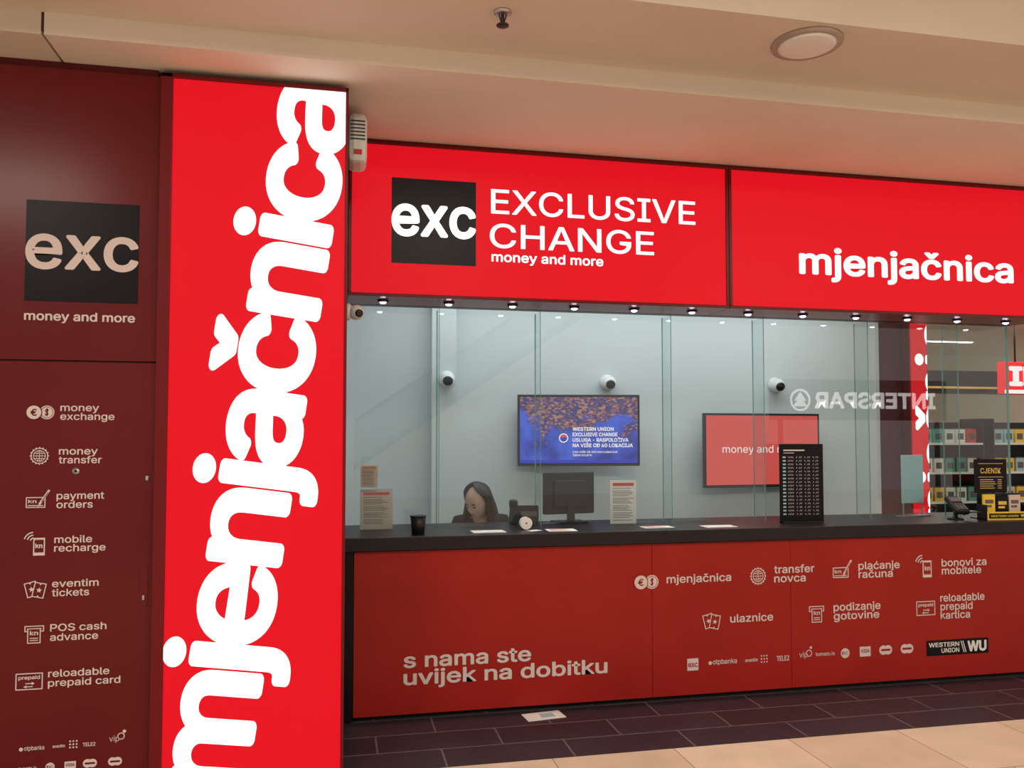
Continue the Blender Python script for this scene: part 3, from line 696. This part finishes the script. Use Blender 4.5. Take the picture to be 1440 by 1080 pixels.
d=D().text('INTERSPAR',-1.75,1.25,0,.36,ref='E',bold=.03);d.ring(1.60,.18,.22,.05)
d.poly([(1.45,.16),(1.75,.16),(1.60,.36)],l=.1);d.poly([(1.42,.04),(1.78,.04),(1.60,.26)],l=.2)
ob=part(t,'lettering',d.mb(0),['signwhite'],world=False);ob.rotation_euler=(0,0,math.pi)
part(t,'board',MB().box(-2.2,2.2,-.25,-.2,-.25,.65),['darkmetal'],world=False)
for a in(-2,1.9):part(t,'post',MB().box(a,a+.1,-.25,-.2,-2.14,-.25),['darkmetal'],world=False)
t=thing('sign_gantry','dark steel gantry header over mall entrance','header',(10,9.0,FZ))
part(t,'header',MB().box(6.5,16,9.0,9.4,2.42,2.84),['darkmetal'])
part(t,'orange_stripe',MB().box(6.5,16,8.99,9.0,2.50,2.54),['gold'])
for a in(6.5,15.8):part(t,'post',MB().box(a,a+.2,9.0,9.4,FZ,2.42),['darkmetal'])
# escalator across the hall, behind the viewer
t=thing('escalator','long escalator with glass balustrades and black handrails','escalator',(2.2,-9.6,FZ))
EX0,EX1,EZ1=-.6,6.6,4.9;sl=(EZ1-FZ)/(EX1-EX0)
def slab(y0,y1,z0,z1):  # sloped prism offset above incline line
    v=[]
    for y in(y0,y1):v+=[(EX0,y,FZ+z0),(EX1,y,EZ1+z0),(EX1,y,EZ1+z1),(EX0,y,FZ+z1)]
    return MB().add(v,[(0,1,2,3),(7,6,5,4),(0,4,5,1),(1,5,6,2),(2,6,7,3),(3,7,4,0)])
part(t,'truss',slab(-10.2,-9.0,0.0,.35),['whitep'])
for y in(-10.2,-9.06):
    part(t,'balustrade',slab(y+.02,y+.04,.35,1.15),['glassfin']);part(t,'handrail',slab(y,y+.06,1.15,1.22),['rubber'])
for i in range(30):
    x=EX0+.1+i*.233;z=FZ+(x-EX0)*sl+.35
    part(t,'step',MB().box(x,x+.24,-10.1,-9.1,z,z+.14),['darkmetal'])
cols=['yellow','paper','inkred','acry','tele','papertan','gold','whitep']
pm={}
for c in cols:
    mb=MB().box(-.075,.075,-.06,.06,0,.20);mb.box(-.05,.05,-.062,-.06,.05,.14,1);mb.box(-.06,.06,-.05,.05,.20,.215,1)
    me=bpy.data.meshes.new('carton');me.from_pydata(mb.v,[],mb.f);me.materials.append(M[c]);me.materials.append(M['ink'])
    for p_,mi in zip(me.polygons,mb.m):p_.material_index=mi
    pm[c]=me
cn={'yellow':'yellow','paper':'white','inkred':'red','acry':'pale blue','tele':'teal','papertan':'tan','gold':'golden','whitep':'white'}
for ux,uy in((8.7,6.2),(10.3,6.2),(11.9,6.2)):
    t=thing('shelf_unit','dark supermarket shelf unit stocked with packaged goods','shelving',(ux,uy,FZ),group='supermarket shelf units')
    part(t,'back_panel',MB().box(-.7,.7,.25,.28,0,1.75),['darkmetal'],world=False)
    for k in range(2):part(t,'upright',MB().box((-.72,.70)[k],(-.70,.72)[k],-.2,.28,0,1.8),['darkmetal'],world=False)
    for z in(.12,.55,.98,1.41):
        part(t,'shelf',MB().box(-.7,.7,-.2,.25,z,z+.03),['whitep'],world=False)
        for k in range(7):
            c=cols[(k//2*3+int(z*7)+int(ux))%8]
            o=bpy.data.objects.new('goods_carton',pm[c]);o.location=(ux-.58+k*.19,uy-.08,FZ+z+.0305);COL.objects.link(o)
            o['label']='small '+cn[c]+' packaged carton standing on a shop shelf';o['category']='carton';o['group']='packaged goods on shop shelves'
for i,(x,y) in enumerate([(7,5),(8.5,8),(10,6.2),(10.5,10),(12.5,8),(13,11),(9,12)]):
    t=thing('ceiling_lamp','white linear shop ceiling lamp','ceiling light',(x,y,3.701),group='shop ceiling lamps')
    part(t,'housing',MB().box(-.62,.62,-.07,.07,-.05,0),['whitep'],world=False)
    part(t,'tube',MB().box(-.6,.6,-.05,.05,-.06,-.05),['tubelight'],world=False)

# ============================================================ LIGHT
wd=bpy.data.worlds.new('w');sc.world=wd;wd.use_nodes=True
wd.node_tree.nodes['Background'].inputs[0].default_value=(1,.92,.83,1);wd.node_tree.nodes['Background'].inputs[1].default_value=.66
def area(loc,e,sx,sy,col,rot=(0,0,0)):
    l=bpy.data.lights.new('area','AREA');l.shape='RECTANGLE';l.size=sx;l.size_y=sy;l.energy=e;l.color=col
    o=bpy.data.objects.new('area_light',l);o.location=loc;o.rotation_euler=rot;COL.objects.link(o);return o
for x,y in((-3,-5),(1,-4.5),(5,-5),(9,-6)):area((x,y,3.85),108,1.6,1.0,(1,.90,.79))
area((2.3,1.0,2.96),40,3.8,.7,(.93,.98,1))
area((10,7,3.6),160,5,5,(1,.93,.85))
# ============================================================ CAMERA
cd=bpy.data.cameras.new('camera');co=bpy.data.objects.new('camera',cd);COL.objects.link(co)
cd.sensor_width=36;cd.lens=1165/1440*36;cd.shift_y=24/1440
co.location=(0,-4.6,1.6);co.rotation_euler=(math.radians(92.42),0,math.radians(-11.97))
cd.clip_start=.05
sc.camera=co
